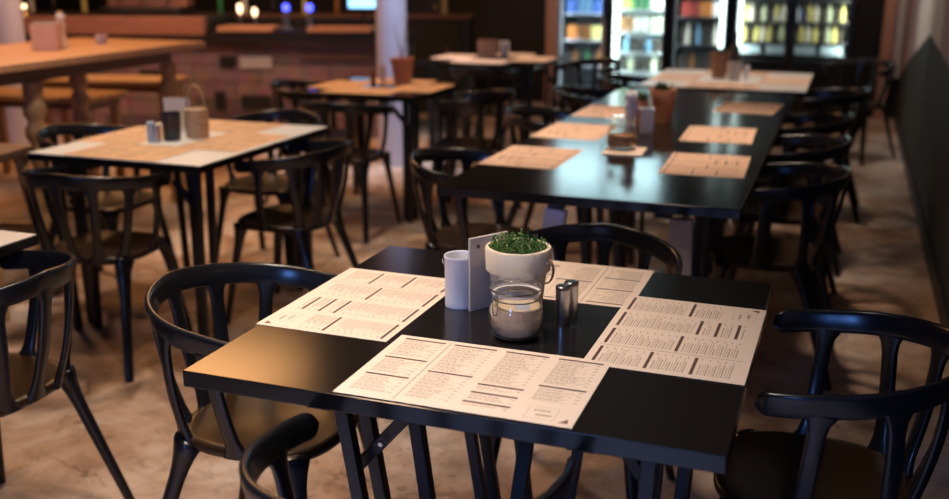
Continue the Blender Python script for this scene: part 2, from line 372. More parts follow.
# ------------------------------------------------------------------ chairs
def make_chair():
    t = thing('spindle_armchair', 'black spindle armchair', 'chair')
    Rr = .243
    ST = .135
    TOT = PI*Rr/2+ST
    def rail_pt(d, sg):
        """d: arc length from the centre of the back; returns pos, outward normal, tangent"""
        arc = PI*Rr/2
        if d <= arc:
            a = d/Rr; x = math.sin(a)*Rr; y = -math.cos(a)*Rr; n = Vector((math.sin(a), -math.cos(a), 0)); tg = Vector((math.cos(a), math.sin(a), 0))
        else:
            e = (d-arc)/ST; x = Rr+.010*math.sin(e*PI/2) - .022*e*e; y = d-arc; n = Vector((1, .0, 0)); tg = Vector((0, 1, 0))
        z = .736 - .054*(d/TOT)**1.1
        return Vector((x*sg, y, z)), Vector((n.x*sg, n.y, 0)), Vector((tg.x, tg.y*sg, 0))
    bm = BM(); fr = []
    ds = [TOT*i/26 for i in range(25)] + [TOT-.028*math.cos(PI/2*i/13) for i in range(0, 14)]
    ds = sorted(set(ds)); sd = [(-1, d) for d in ds[:0:-1]] + [(1, d) for d in ds]
    for sg, d in sd:
        p, n, tg = rail_pt(d, sg)
        e = max(0, (d-(TOT-.028))/.028); k = max(.06, math.sqrt(max(0, 1-e*e)))
        B = (Vector((0, 0, 1)) + n*.20).normalized(); A = n - B*n.dot(B); A.normalize()
        fr.append((p, A, .0088*max(k, .55), B, (.0275-.0015*d/TOT)*k))
    sweep(bm, fr, 18, 3.4)
    finish('back_rail', bm, M['chair'], t, angle=60)
    # seat: dished rounded square
    def sup(a, rx, ry, pw=2.9):
        c, s = math.cos(a), math.sin(a)
        return Vector((math.copysign(abs(c)**(2/pw), c)*rx, math.copysign(abs(s)**(2/pw), s)*ry, 0))
    SX, SY, CY = .196, .196, .022
    bm = BM(); seg = 48; rings = []
    prof = [(f_, z_-.015) for f_, z_ in [(.0, .432), (.25, .433), (.5, .437), (.75, .445), (.9, .451), (.97, .452), (1.0, .447), (1.0, .436), (.96, .424), (.8, .414), (.4, .410), (0, .409)]]
    for f, z in prof:
        if f == 0: rings.append([bm.verts.new((0, CY, z))])
        else:
            ring = []
            for i in range(seg):
                v = sup(2*PI*i/seg, SX*f, SY*f, 2.0+.9*f); ring.append(bm.verts.new((v.x, v.y+CY, z)))
            rings.append(ring)
    for a, b in zip(rings, rings[1:]):
        for i in range(seg):
            j = (i+1) % seg
            if len(a) == 1: bm.faces.new((a[0], b[i], b[j]))
            elif len(b) == 1: bm.faces.new((a[i], a[j], b[0]))
            else: bm.faces.new((a[i], a[j], b[j], b[i]))
    finish('seat', bm, M['seat'], t, angle=80)
    # spindles
    def spindle(ang, sg, foot):
        p, n, tg = rail_pt(R(ang)*Rr, sg)
        top = p - Vector((0, 0, .016)) - n*.003
        bot = Vector(foot)
        bm = BM(); fr = []
        for i in range(13):
            u = i/12
            q = top.lerp(bot, u) + n*(.010*math.sin(PI*u))
            w = .0172 + .016*max(0, 1-u/.16)**2 + .020*max(0, 1-(1-u)/.2)**2
            d = .0085 + .004*max(0, 1-(1-u)/.2)**2
            ax = (bot-top).normalized(); T = (tg - ax*tg.dot(ax)).normalized(); Nn = ax.cross(T)
            fr.append((q, T, w, Nn, d))
        sweep(bm, fr, 12, 3.0)
        return finish('spindle', bm, M['chair'], t, angle=60)
    spindle(0, 1, (0, -.166, .419))
    for sg in (-1, 1):
        spindle(31, sg, (sg*.088, -.156, .419))
        spindle(62, sg, (sg*.160, -.113, .421))
        spindle(94, sg, (sg*.190, .040, .419))
    # legs: flared into the seat, splayed
    def leg(x, y, fx, fy):
        bm = BM(); fr = []
        a = Vector((x, y, .417)); b = Vector((fx, fy, 0.0)); ax = (b-a).normalized()
        A = Vector((x, y, 0)).normalized(); A = (A-ax*A.dot(ax)).normalized(); B = ax.cross(A)
        for i in range(15):
            u = i/14; q = a.lerp(b, u)
            r = .0205 - .0070*u + .014*max(0, 1-u/.22)**2
            fr.append((q, A, r*.9, B, r*1.15))
        r0_ = fr[0]
        fr = [(r0_[0]+Vector((0, 0, .016)), A, r0_[2]*.25, B, r0_[4]*.3), (r0_[0]+Vector((0, 0, .0145)), A, r0_[2]*.55, B, r0_[4]*.6), (r0_[0]+Vector((0, 0, .009)), A, r0_[2]*.86, B, r0_[4]*.88)] + fr
        fr[-1] = (Vector((b.x, b.y, 0.0)), A*1.0, fr[-1][2], B, fr[-1][4])
        sweep(bm, fr, 14, 2.4)
        zmin = min(v.co.z for v in bm.verts)
        for v in bm.verts:
            if v.co.z < .03: v.co.z = max(v.co.z, 0.0) if v.co.z > .012 else 0.0
        return finish('leg', bm, M['chair'], t, angle=60)
    for sg in (-1, 1):
        leg(sg*.160, -.112, sg*.225, -.245)
        leg(sg*.162, .160, sg*.215, .225)
    return t
chair0 = make_chair()
used = [False]
def chair(x, y, face, label, group=None):
    """face: degrees, direction the sitter looks (0 = +y, 90 = -x)"""
    o = chair0 if not used[0] else copy_tree(chair0)
    used[0] = True
    o.location = (x, y, 0); o.rotation_euler = (0, 0, R(face)); o['label'] = label
    if group: o['group'] = group
    elif 'group' in o: del o['group']
    return o
G = 'black spindle armchairs around the tables'
chair(-1.222, 1.912, -90, 'black spindle armchair pushed under the left side of the nearest menu-covered table', G)
chair(-.60, 2.490, 180, 'black spindle armchair at the far side of the nearest table, behind the plant pot', G)
chair(.032, 2.040, 90, 'black spindle armchair at the right side of the nearest table, in the shadowed right corner', G)
chair(-.595, 1.315, 0, 'black spindle armchair tucked under the front edge of the nearest table, cut off below', G)
chair(-2.0, 1.82, 90, 'black spindle armchair with gold-lit seat beside the white-cornered table at the left frame edge', G)
chair(-1.318, 3.63, -90, 'black spindle armchair at the left side of the long dark middle table, nearest the front', G)
chair(-1.36, 4.95, -90, 'black spindle armchair at the left side of the long middle table, halfway along it', G)
chair(-1.40, 5.95, -80, 'black spindle armchair at the far left end of the long middle table', G)
chair(-.20, 3.80, 90, 'black spindle armchair at the right side of the long middle table, nearest the front', G)
chair(-.20, 4.52, 90, 'black spindle armchair at the right side of the long middle table, second from the front', G)
chair(-.19, 5.25, 90, 'black spindle armchair at the right side of the long middle table, furthest from the front', G)
chair(-2.60, 3.00, 6, 'black spindle armchair at the near side of the left table with the wicker basket', G)
chair(-2.15, 3.66, 92, 'black spindle armchair at the right side of the left table with the wicker basket', G)
chair(-2.62, 4.26, 180, 'black spindle armchair behind the left table with the wicker basket, only its rail showing', G)
chair(-3.14, 3.66, -88, 'black spindle armchair at the left side of the left table with the wicker basket', G)
chair(-2.60, 5.04, 0, 'black spindle armchair at the near side of the small table with the terracotta pot', G)
chair(-3.14, 5.64, -90, 'black spindle armchair at the left side of the small table with the terracotta pot', G)
chair(-2.06, 5.62, 92, 'black spindle armchair at the right side of the small table with the terracotta pot', G)
chair(-2.50, 7.04, 4, 'black spindle armchair at the near side of the far table with the brown caddy', G)
chair(-1.87, 7.70, 150, 'black spindle armchair at the right side of the far table, before the leftmost fridge', G)
chair(-1.31, 6.72, -90, 'black spindle armchair at the left side of the far pale table by the bright fridges', G)
chair(-.10, 6.42, 90, 'black spindle armchair at the right side of the far pale table by the bright fridges', G)
chair(.10, 8.35, 150, 'black spindle armchair standing alone near the back right wall', G)

# ------------------------------------------------------------------ tables
def table(x0, x1, y0, y1, label, cat='table', base='steel', white=False, z=.75, name='dining_table', group=None, inner=(.06, .06), off=(.07, .07), leans=(.02, .02), bo=(.120, .120), yin=.075):
    cx, cy = (x0+x1)/2, (y0+y1)/2; w, d = x1-x0, y1-y0
    t = thing(name, label, cat, (cx, cy, 0), 0, group)
    bm = BM(); tz = z-.002 if white else z; sl = .028 if white else .032
    box(bm, (0, 0, tz-sl/2), (w, d, sl)); finish('tabletop', bm, M['top'], t, smooth=False, bev=.002)
    if white:
        bm = BM(); box(bm, (0, 0, z-.00095), (w-.006, d-.006, .0019)); finish('white_surface', bm, M['whitetop'], t, smooth=False)
    def flat(bm):
        for v in bm.verts:
            if v.co.z < .02: v.co.z = 0
    for k, s in enumerate((-1, 1)):
        xo = s*(w/2-off[k]); lean = -s*leans[k]; lm = M['steel']
        xu = xo-s*max(0, .24-off[k])
        bm = BM(); box(bm, (xu, 0, z-.047), (.05, d-.10, .026)); finish('underframe', bm, lm, t, smooth=False, bev=.002)
        for q in (-1, 1):
            yy = q*(d/2-yin)
            if base == 'pale' and q < 0:
                bm = BM(); bar(bm, (xo, yy-.005, z-.06), (xo+(-.075 if s < 0 else .02), yy-.005, 0), .072, .034); flat(bm); finish('front_leg', bm, M['palewood'], t, smooth=False, bev=.002)
                continue
            for e in (0, 1):
                bm = BM(); bar(bm, (xo, yy-q*e*.085, z-.034), (xo+lean, yy-q*e*.085, 0), .027, .024); flat(bm)
                finish('leg', bm, lm, t, smooth=False, bev=.002)
            if base == 'pale': continue
            xi = xo-s*inner[k]
            bm = BM(); bar(bm, (xi, yy-q*.048, z-.035), (xi-s*(.09 if inner[k] > .1 else .01), yy-q*.055, 0), .026, .024); flat(bm)
            finish('leg', bm, lm, t, smooth=False, bev=.002)
            bm = BM(); bar(bm, (xo-s*bo[k], yy-q*.020, z-(.085 if bo[k] > .1 else .040)), (xo-s*.02, yy-q*.042, z-(.225 if bo[k] > .1 else .15)), .024, .016)
            br = finish('brace', bm, lm, t, smooth=False, bev=.002)
            bm = BM(); lathe(bm, [(0, 0), (.006, .001), (.005, .005), (0, .006)], 10)
            bmesh.ops.transform(bm, matrix=Matrix.Translation((xo-s*(bo[k]+.02)/2, yy-q*.012, z-(.157 if bo[k] > .1 else .097))) @ Matrix.Rotation(R(90 if q < 0 else -90), 4, 'X'), verts=bm.verts)
            finish('bolt', bm, M['bolt'], br)
    return t
table(-1.093, -.115, 1.435, 2.346, 'black dining table nearest the camera with four printed menus and a plant pot', inner=(.128, .225), off=(.250, .135), leans=(.115, .03), bo=(.142, .085), yin=.13)
GT = 'three black tables joined into the long middle table'
table(-1.257, -.262, 3.075, 4.050, 'front section of the long black middle table, with the glass sugar jar', base='pale', group=GT, off=(.40, .185), leans=(.10, .02))
table(-1.257, -.262, 4.052, 5.035, 'middle section of the long black middle table, with the white pepper mill', group=GT, off=(.25, .25))
table(-1.257, -.262, 5.037, 6.060, 'back section of the long black middle table, ending by the pale far table', group=GT, off=(.25, .25))
table(-3.008, -2.205, 3.098, 4.100, 'square white-topped table with black edge at left, carrying tan menus and a wicker basket', white=True)
table(-1.195, -.205, 6.20, 7.30, 'far pale-topped table at the right before the bright fridges, carrying a brown pot', white=True, off=(.25, .25))
table(-3.06, -2.24, 5.22, 6.03, 'small table in the middle distance with tan menus and a terracotta pot')
table(-3.10, -2.15, 7.20, 8.15, 'far table before the dark back wall, carrying a brown caddy and white cup')
table(-3.03, -2.053, 1.21, 2.12, 'white-topped table at the left frame edge, of which only one corner shows', white=True, off=(.35, .35))

# ------------------------------------------------------------------ menus
def menu_mesh():
    bm = BM(); W, H, T = .42, .297, .0005
    box(bm, (0, 0, T/2), (W, H, T), mi=0)
    rng = random.Random(3)
    zt = T+.00012
    def q(u0, v0, u1, v1, mi):
        vs = [bm.verts.new((u-W/2, v-H/2, zt)) for u, v in ((u0, v0), (u1, v0), (u1, v1), (u0, v1))]
        bm.faces.new(vs).material_index = mi
    cols = [(.016, .100), (.118, .204), (.222, .306), (.324, .408)]
    bars = {0: [.280, .182, .098], 1: [.280, .142], 2: [.280, .118, .082, .042], 3: [.280, .148]}
    ends = {0: .018, 1: .018, 2: .018, 3: .075}
    for c, (a, b) in enumerate(cols):
        bs = bars[c]
        for k, v in enumerate(bs):
            q(a, v-.0032, b, v+.0032, 1)
            v1 = bs[k+1] if k+1 < len(bs) else ends[c]
            y = v-.011
            j = 0
            while y > v1+.011:
                if j % 3 == 0:
                    x = a+.003
                    while x < a+.05*rng.uniform(.7, 1.2):
                        w = rng.uniform(.005, .012); q(x, y-.0011, x+w, y+.0011, 2); x += w+.0022
                    q(b-.010, y-.0011, b-.003, y+.0011, 2)
                else:
                    x = a+.003; lim = b - rng.uniform(.008, .04)
                    while x < lim:
                        w = rng.uniform(.003, .010); q(x, y-.0006, min(x+w, lim), y+.0006, 2); x += w+.0018
                y -= .0056 if j % 3 == 0 else .0044
                j += 1
    q(.1085, .008, .1098, .288, 1)                      # fold rule
    # contact box
    for r in ((.335, .016, .385, .0166), (.335, .062, .385, .0626), (.335, .016, .3356, .0626), (.3844, .016, .385, .0626)): q(*r, 2)
    for i in range(5): q(.345+i*.0058, .046, .3487+i*.0058, .0515, 2)
    for i in range(6): q(.352+i*.0045, .029, .3555+i*.0045, .034, 2)
    # small slice-shaped mark in the corner
    vs = [bm.verts.new((u-W/2, v-H/2, zt)) for u, v in ((.392, .012), (.410, .014), (.407, .030))]; bm.faces.new(vs).material_index = 3
    vs = [bm.verts.new((u-W/2, v-H/2, zt+.00005)) for u, v in ((.402, .013), (.410, .014), (.407, .030))]; bm.faces.new(vs).material_index = 1
    for v in bm.verts: v.co.x *= 1.018
    return bm
menu0 = finish('paper_menu', menu_mesh(), [M['paper'], M['ink'], M['ink_text'], M['ink_tan']], smooth=False)
mused = [False]
MV = {}
for k_ in ('kraft', 'peachpaper'):
    me_ = menu0.data.copy(); me_.materials[0] = M[k_]; MV[k_] = me_
def menu(x, y, rz, label, z=.7502, rx=0.0, paper=None):
    o = menu0 if not mused[0] else menu0.copy()
    if mused[0]: COL.objects.link(o)
    mused[0] = True
    if paper: o.data = MV[paper]
    o.location = (x, y, z); o.rotation_euler = (rx, 0, R(rz))
    tag(o, label, 'menu', 'printed paper menus laid on the tables')
NT = 'nearest table'
menu(-.573, 1.588, 0, 'cream printed paper menu along the front edge of the nearest table', z=.7523)
menu(-.949, 1.909, -90.5, 'cream printed paper menu on the left side of the nearest table')
menu(-.263, 1.928, 89.4, 'cream printed paper menu on the right side of the nearest table', z=.7516)
menu(-.605, 2.203, 180, 'cream printed paper menu at the far side of the nearest table, behind pot and shakers', z=.7509)
MT = 'long middle table'
menu(-1.108, 3.700, -91, 'tan paper menu on the left front of the long middle table', paper='peachpaper')
menu(-.455, 3.765, 92, 'tan paper menu on the right front of the long middle table', paper='peachpaper')
menu(-1.106, 4.360, -91, 'tan paper menu on the left of the long middle table beside the sugar jar', paper='peachpaper')
menu(-.495, 4.485, 92, 'tan paper menu on the right of the long middle table, second from the front', paper='peachpaper')
menu(-1.10, 5.02, -90, 'tan paper menu on the left of the long middle table, pale with reflected light', paper='peachpaper')
menu(-.455, 5.40, 86, 'tan paper menu on the right of the long middle table, nearest the far pale table', paper='peachpaper')
def four(cx, cy, w, d, where, pp='kraft'):
    menu(cx, cy-d/2+.158, 0, 'tan paper menu along the near edge of '+where, paper=pp, z=.7523)
    menu(cx-w/2+.155, cy, -90, 'tan paper menu on the left side of '+where, paper=pp, z=.7502)
    menu(cx+w/2-.155, cy, 90, 'tan paper menu on the right side of '+where, paper=pp, z=.7516)
    menu(cx, cy+d/2-.158, 180, 'tan paper menu along the far edge of '+where, paper=pp, z=.7509)
four(-2.630, 3.599, .803, 1.002, 'the left table with the wicker basket')
four(-2.650, 5.625, .82, .81, 'the small table with the terracotta pot')
four(-2.625, 7.675, .95, .95, 'the far table with the brown caddy', 'peachpaper')
four(-.700, 6.75, .99, 1.10, 'the far pale table before the bright fridges', 'peachpaper')

# ------------------------------------------------------------------ table-top objects, nearest table
ZT = .7502
def pail(x, y):
    t = thing('metal_pail', 'small white enamel pail with a wire ear ring beside the grey card board', 'pail', (x, y, ZT))
    bm = BM(); r, h = .0335, .114
    lathe(bm, [(0, .001), (r*.95, .001), (r*.98, .0), (r*1.0, .004), (r*.985, .010), (r, .016), (r, h-.008), (r*1.03, h-.006), (r*1.05, h-.002), (r*1.03, h), (r*.97, h-.001), (r*.96, h-.01), (r*.94, .012), (0, .010)], 40)
    finish('bucket', bm, M['pail'], t)
    for s in (PI*.92,):
        c, sn = math.cos(s), math.sin(s)
        bm = BM(); box(bm, (c*(r+.002), sn*(r+.002), h-.018), (.006, .010, .014), Matrix.Rotation(s, 3, 'Z'))
        lug = finish('lug', bm, M['pail'], t, smooth=False, bev=.001)
        bm = BM()
        tube(bm, [(c*(r+.006)+c*.007*math.cos(a), sn*(r+.006)+sn*.007*math.cos(a), h-.020+.010*math.sin(a)) for a in [2*PI*i/16 for i in range(17)]], .0012, 6)
        finish('wire_ring', bm, M['wire'], lug)
    return t
pail(-.745, 1.956)

t = thing('card_holder_board', 'upright grey-washed board with a rivet hole standing between pail and plant pot', 'card holder', (-.683, 1.964, ZT), math.atan2(.093, .059))
bm = BM(); box(bm, (0, 0, .081), (.104, .007, .162)); finish('board', bm, M['holder'], t, smooth=False, bev=.0012)
bm = BM(); lathe(bm, [(0, 0), (.0045, 0), (.004, .0015), (0, .002)], 14)
bmesh.ops.transform(bm, matrix=Matrix.Translation((-.030, -.0035, .142)) @ Matrix.Rotation(R(90), 4, 'X'), verts=bm.verts); finish('rivet', bm, M['hole'], t)

def pot(x, y):
    t = thing('planter_bucket', 'whitewashed wooden bucket planter full of fine dark green leaves on the nearest table', 'potted plant', (x, y, ZT), R(-12))
    r0, r1, h = .049, .0690, .150
    bm = BM()
    lathe(bm, [(0, 0), (r0, 0), (r0+.001, .004), (.0605, .098), (.0660, .099), (.0680, .102), (r1+.001, h-.004), (r1-.001, h), (r1-.009, h), (r1-.011, h-.012), (0, h-.012)], 48)
    finish('bucket', bm, M['whitewood'], t, angle=30)
    bm = BM(); lathe(bm, [(r1-.012, h-.014), (.03, h-.006), (0, h-.002)], 32, cap0=False); finish('soil', bm, M['soil'], t)
    rng = random.Random(11)
    bm = BM()
    for i in range(260):
        a = rng.uniform(0, 2*PI); q = math.sqrt(rng.random()); rr = (r1-.013)*q; b = Vector((rr*math.cos(a), rr*math.sin(a), h-.010))
        L = rng.uniform(.012, .040)*(1.12-.45*q); az = a+rng.uniform(-1.2, 1.2); ln = rng.uniform(.0, .4)+.35*q
        d = Vector((math.cos(az)*ln, math.sin(az)*ln, 1)).normalized()
        s = d.cross(Vector((rng.uniform(-1, 1), rng.uniform(-1, 1), .2))).normalized()
        v = [bm.verts.new(p) for p in (b-s*.0006, b+s*.0006, b+d*L+s*.0004, b+d*L-s*.0004)]; bm.faces.new(v)
        for k in range(7):
            c = b+d*L*(.35+.65*k/6); u = Vector((rng.uniform(-1, 1), rng.uniform(-1, 1), rng.uniform(-.1, .9))).normalized()
            n = u.cross(Vector((rng.uniform(-1, 1), rng.uniform(-1, 1), rng.uniform(-1, 1)))).normalized()
            l, w = rng.uniform(.004, .0075), rng.uniform(.0013, .0022)
            v = [bm.verts.new(p) for p in (c, c+u*l*.5+n*w, c+u*l, c+u*l*.5-n*w)]; bm.faces.new(v).material_index = rng.random() < .35
    finish('foliage', bm, [M['leaf'], M['leaf3']], t, smooth=False)
    bm = BM(); lathe(bm, [(0, 0), (.005, 0), (.004, .003), (0, .004)], 12)
    bmesh.ops.transform(bm, matrix=Matrix.Translation((.0685, 0, .126)) @ Matrix.Rotation(R(90), 4, 'Y'), verts=bm.verts)
    st = finish('stud', bm, M['brushed'], t)
    bm = BM(); fr = []
    for i in range(19):
        a = PI*(i/18)
        p = Vector((.0690-.004*(i/18)+.016*math.sin(a), 0, .106+.026*math.cos(a)))
        tdir = Vector((math.cos(a)*.016, 0, -math.sin(a)*.026)).normalized()
        fr.append((p, Vector((0, 1, 0)), .0045, Vector((-tdir.z, 0, tdir.x)), .0016))
    sweep(bm, fr, 8, 3); finish('leather_loop', bm, M['leather'], st)
    return t
pot(-.609, 1.941)

def jar(x, y, fill, label, k=1.0, fillh=.052, name='clip_top_jar', tagcard=True, rz=0.0):
    t = thing(name, label, 'jar', (x, y, ZT), rz)
    r = .049*k
    outer = [(0, .0), (r*.70, .0), (r*.9, .006*k), (r, .024*k), (r*1.0, .038*k), (r*.97, .052*k), (r*.90, .062*k), (r*.82, .069*k), (r*.84, .073*k), (r*.88, .076*k), (r*.88, .079*k)]
    bm = BM(); lathe(bm, outer + [(r*.80, .079*k), (r*.78, .072*k), (r*.86, .060*k), (r*.94, .04*k), (r*.94, .022*k), (r*.8, .008*k), (0, .007*k)], 40, cap0=False, cap1=False)
    finish('glass_body', bm, M['glass'], t)
    bm = BM(); lathe(bm, [(0, .0085*k), (r*.78, .0085*k), (r*.92, .022*k), (r*.93, fillh*.85*k), (r*.90, fillh*k), (r*.5, fillh*1.02*k), (0, fillh*1.03*k)], 36)
    finish('contents', bm, fill, t)
    bm = BM(); lathe(bm, [(r*.80, .0795*k), (r*.90, .0795*k), (r*.90, .083*k)], 32, cap0=False, cap1=False); finish('rubber_seal', bm, M['card'], t)
    bm = BM(); lathe(bm, [(r*.80, .083*k), (r*.91, .084*k), (r*.93, .090*k), (r*.88, .095*k), (r*.78, .100*k), (r*.70, .107*k), (r*.66, .1085*k), (r*.5, .108*k), (0, .1075*k)], 36, cap0=False); finish('glass_lid', bm, M['glass'], t)
    bm = BM()
    for zz, q in ((.071*k, .845), (.0885*k, .945)): tube(bm, [(r*q*math.cos(2*PI*i/32), r*q*math.sin(2*PI*i/32), zz) for i in range(33)], .0012*k, 6)
    for s in (-1, 1):
        tube(bm, [(-r*.60, -r*.70, .0885*k), (-r*.72+s*.004, -r*.74, .080*k), (-r*.72+s*.005, -r*.76, .062*k), (-r*.70+s*.003, -r*.86, .050*k)], .0011*k, 6)
    tube(bm, [(-r*.70-.003, -r*.86, .050*k), (-r*.70+.003, -r*.86, .050*k)], .0011*k, 6)
    tube(bm, [(r*.70, r*.55, .0885*k), (r*.78, r*.6, .079*k), (r*.70, r*.52, .071*k)], .0013*k, 6)
    finish('wire_clip', bm, M['wire'], t)
    if tagcard:
        bm = BM(); box(bm, (.012*k, -r*.60, .058*k), (.026*k, .002, .022*k), Matrix.Rotation(R(-18), 3, 'X')); finish('paper_tag', bm, M['card'], t, smooth=False)
    return t
jar(-.574, 1.820, M['sand'], 'clear glass clip-top jar half full of raw sugar on the nearest table', k=1.13, fillh=.056, rz=R(15))

def shaker(x, y, label, capm, glassbase):
    t = thing('condiment_shaker', label, 'shaker', (x, y, ZT), 0, 'steel shakers on the nearest table')
    r, h = .0150, .086; z0 = 0
    if glassbase:
        bm = BM(); lathe(bm, [(0, 0), (r*.97, 0), (r*.99, .003), (r*.97, .010), (0, .010)], 24); finish('glass_foot', bm, M['glass'], t); z0 = .0101
    bm = BM(); lathe(bm, [(0, z0), (r*.97, z0), (r, z0+.002), (r, h-.008), (0, h-.008)], 28); finish('sleeve', bm, M['brushed'], t)
    bm = BM(); lathe(bm, [(0, h-.0079), (r*1.0, h-.0079), (r*1.02, h-.006), (r*1.0, h-.002), (r*.86, h), (0, h+.0005)], 28); finish('cap', bm, capm, t)
shaker(-.502, 1.908, 'bright steel shaker in front of its smoked twin on the nearest table', M['darksteel'], False)
shaker(-.493, 1.941, 'smoked steel shaker with glass foot just behind the bright steel one', M['darksteel'], True)

# ------------------------------------------------------------------ objects on the other tables
def mill(x, y, label, k=1.0, z=ZT, group=None):
    t = thing('pepper_mill', label, 'pepper mill', (x, y, z), 0, group)
    bm = BM(); lathe(bm, [(0, 0), (.029*k, 0), (.030*k, .008*k), (.027*k, .02*k), (.021*k, .06*k), (.020*k, .09*k), (.026*k, .12*k), (.027*k, .138*k), (.018*k, .148*k), (0, .149*k)], 28); finish('body', bm, M['white'], t)
    bm = BM(); lathe(bm, [(0, .1495*k), (.019*k, .150*k), (.027*k, .162*k), (.027*k, .178*k), (.019*k, .190*k), (0, .193*k)], 28); finish('head', bm, M['white'], t)
    bm = BM(); lathe(bm, [(0, .192*k), (.007*k, .194*k), (.008*k, .201*k), (0, .206*k)], 14); finish('knob', bm, M['brass'], t)
def boxpot(name, label, cat, x, y, w, d, h, m, z=ZT, inner=None, rz=0.0):
    t = thing(name, label, cat, (x, y, z), rz)
    bm = BM(); th = .006
    box(bm, (0, 0, th/2), (w, d, th))
    for s in (-1, 1):
        box(bm, (s*(w/2-th/2), 0, h/2), (th, d, h)); box(bm, (0, s*(d/2-th/2), h/2), (w-2*th, th, h))
    finish('box', bm, m, t, smooth=False)
    if inner:
        bm = BM(); 
        for i in range(5): box(bm, (-w*.3+w*.15*i, 0, h*.58), (.004, d*.6, h*1.0), Matrix.Rotation(R(6*(i-2)), 3, 'Y'))
        finish('cards', bm, inner, t, smooth=False)
    return t
def claypot(x, y, r, h, label, m, plant=None, name='plant_pot', z=ZT, seed=1):
    t = thing(name, label, 'potted plant' if plant else 'pot', (x, y, z))
    bm = BM(); lathe(bm, [(0, 0), (r*.72, 0), (r*.93, h*.76), (r*1.0, h*.77), (r*1.03, h), (r*.93, h), (r*.86, h*.86), (0, h*.85)], 32); finish('pot', bm, m, t, angle=30)
    rng = random.Random(seed)
    if plant == 'twig':
        bm = BM()
        for i in range(5):
            a = rng.uniform(0, 6.28); L = rng.uniform(.12, .30); q = .22
            tube(bm, [(0, 0, h*.85), (q*L*.4*math.cos(a), q*L*.4*math.sin(a), h*.85+L*.5), (q*L*math.cos(a+.4), q*L*math.sin(a+.4), h*.85+L)], .004, 6, r2=.0015)
        finish('twigs', bm, M['leather'], t)
    if plant == 'leaf':
        bm = BM()
        for i in range(90):
            a = rng.uniform(0, 6.28); ln = rng.uniform(.1, .9); L = rng.uniform(.03, .07); d = Vector((math.cos(a)*ln, math.sin(a)*ln, 1)).normalized(); b = Vector((rng.uniform(-r, r)*.5, rng.uniform(-r, r)*.5, h*.86))
            s = d.cross(Vector((0, 0, 1))).normalized()*.006
            v = [bm.verts.new(p) for p in (b, b+d*L*.5+s, b+d*L, b+d*L*.5-s)]; bm.faces.new(v)
        finish('foliage', bm, M['leaf2'], t, smooth=False)
    return t
def cup(x, y, r, h, label, m, name='cup', z=ZT, cat='cup', handle=False):
    t = tag(None, label, cat) if False else None
    bm = BM(); lathe(bm, [(0, 0), (r*.82, 0), (r*.86, h*.04), (r, h), (r*.93, h), (r*.80, h*.08), (0, h*.07)], 28)
    o = finish(name, bm, m); o.location = (x, y, z); return tag(o, label, cat)

# long middle table
# small board under the jar
bm = BM(); box(bm, (0, 0, .0025), (.155, .185, .005)); o = finish('serving_card', bm, M['paper'], smooth=False); o.location = (-.795, 3.925, ZT); o.rotation_euler = (0, 0, R(4))
tag(o, 'small tan card lying under the sugar jar on the long middle table', 'card')
j2 = jar(-.818, 3.965, M['brownfill'], 'clear clip-top jar with dark brown sugar standing on the long middle table', k=1.2, fillh=.046, tagcard=False, rz=R(20)); j2.location.z = ZT+.0052
mill(-.838, 4.235, 'white turned pepper mill behind the jar on the long middle table', 1.05)
boxpot('napkin_box', 'white open box beside the pepper mill on the long middle table', 'box', -.795, 4.375, .062, .05, .115, M['white'], rz=R(10))
claypot(-.872, 4.60, .045, .12, 'narrow terracotta pot with sprigs behind the white box on the middle table', M['terracotta'], 'leaf', seed=4)
claypot(-.792, 4.75, .060, .155, 'larger terracotta pot behind the white box on the long middle table', M['terracotta'], 'leaf', seed=5)
# left table
t = thing('wicker_basket', 'tall wicker-wrapped glass lantern basket with hoop handle on the left table', 'basket', (-2.585, 3.635, ZT))
bm = BM(); prof = []
for i in range(12): prof.append((.050-.004*abs(i-5.5)/5.5+(.0025 if i % 2 else 0), .002+.011*i))
lathe(bm, [(0, 0)]+prof+[(.040, .128), (.038, .02), (0, .018)], 32, cap0=False, cap1=False); finish('basket_body', bm, M['basket'], t)
bm = BM(); tube(bm, [(.046*math.cos(a), .046*math.sin(a)*0, (.120+.105*math.sin(a))) for a in [PI*i/20 for i in range(21)]], .0045, 8); finish('hoop_handle', bm, M['tanwood'], t)
bm = BM(); lathe(bm, [(0, .02), (.035, .02), (.036, .11), (0, .111)], 24); finish('contents', bm, M['card'], t)
t = thing('menu_stand', 'white standing menu card holder behind the navy cup on the left table', 'card holder', (-2.710, 3.675, ZT+.0008), R(28))
bm = BM(); box(bm, (0, 0, .004), (.115, .05, .008)); finish('base', bm, M['white'], t, smooth=False)
bm = BM(); box(bm, (0, 0, .083), (.108, .006, .15)); finish('card_panel', bm, M['card'], t, smooth=False)
cup(-2.650, 3.545, .042, .118, 'navy glazed cup in front of the white card stand on the left table', M['navy'])
t = thing('sachet_dispenser', 'small pale blue sachet dispenser left of the navy cup', 'dispenser', (-2.698, 3.474, ZT+.0008), R(20))
bm = BM(); box(bm, (0, 0, .042), (.028, .03, .084)); finish('dispenser_body', bm, M['bluegrey'], t, smooth=False, bev=.002)
bm = BM(); box(bm, (.026, .0, .036), (.018, .03, .072)); finish('side_pocket', bm, M['brushed'], t, smooth=False, bev=.002)
# small table
claypot(-2.588, 5.80, .072, .155, 'terracotta pot with bare twigs on the small table before the column', M['terracotta'], 'twig', seed=9, z=ZT+.0026)
cup(-2.715, 5.785, .022, .105, 'slim white shaker left of the terracotta pot on the small table', M['white'], 'salt_shaker', cat='shaker', z=ZT+.0026)
cup(-2.752, 5.72, .020, .085, 'short dark pepper shaker beside the white one on the small table', M['brownpot'], 'pepper_shaker', cat='shaker', z=ZT+.0026)
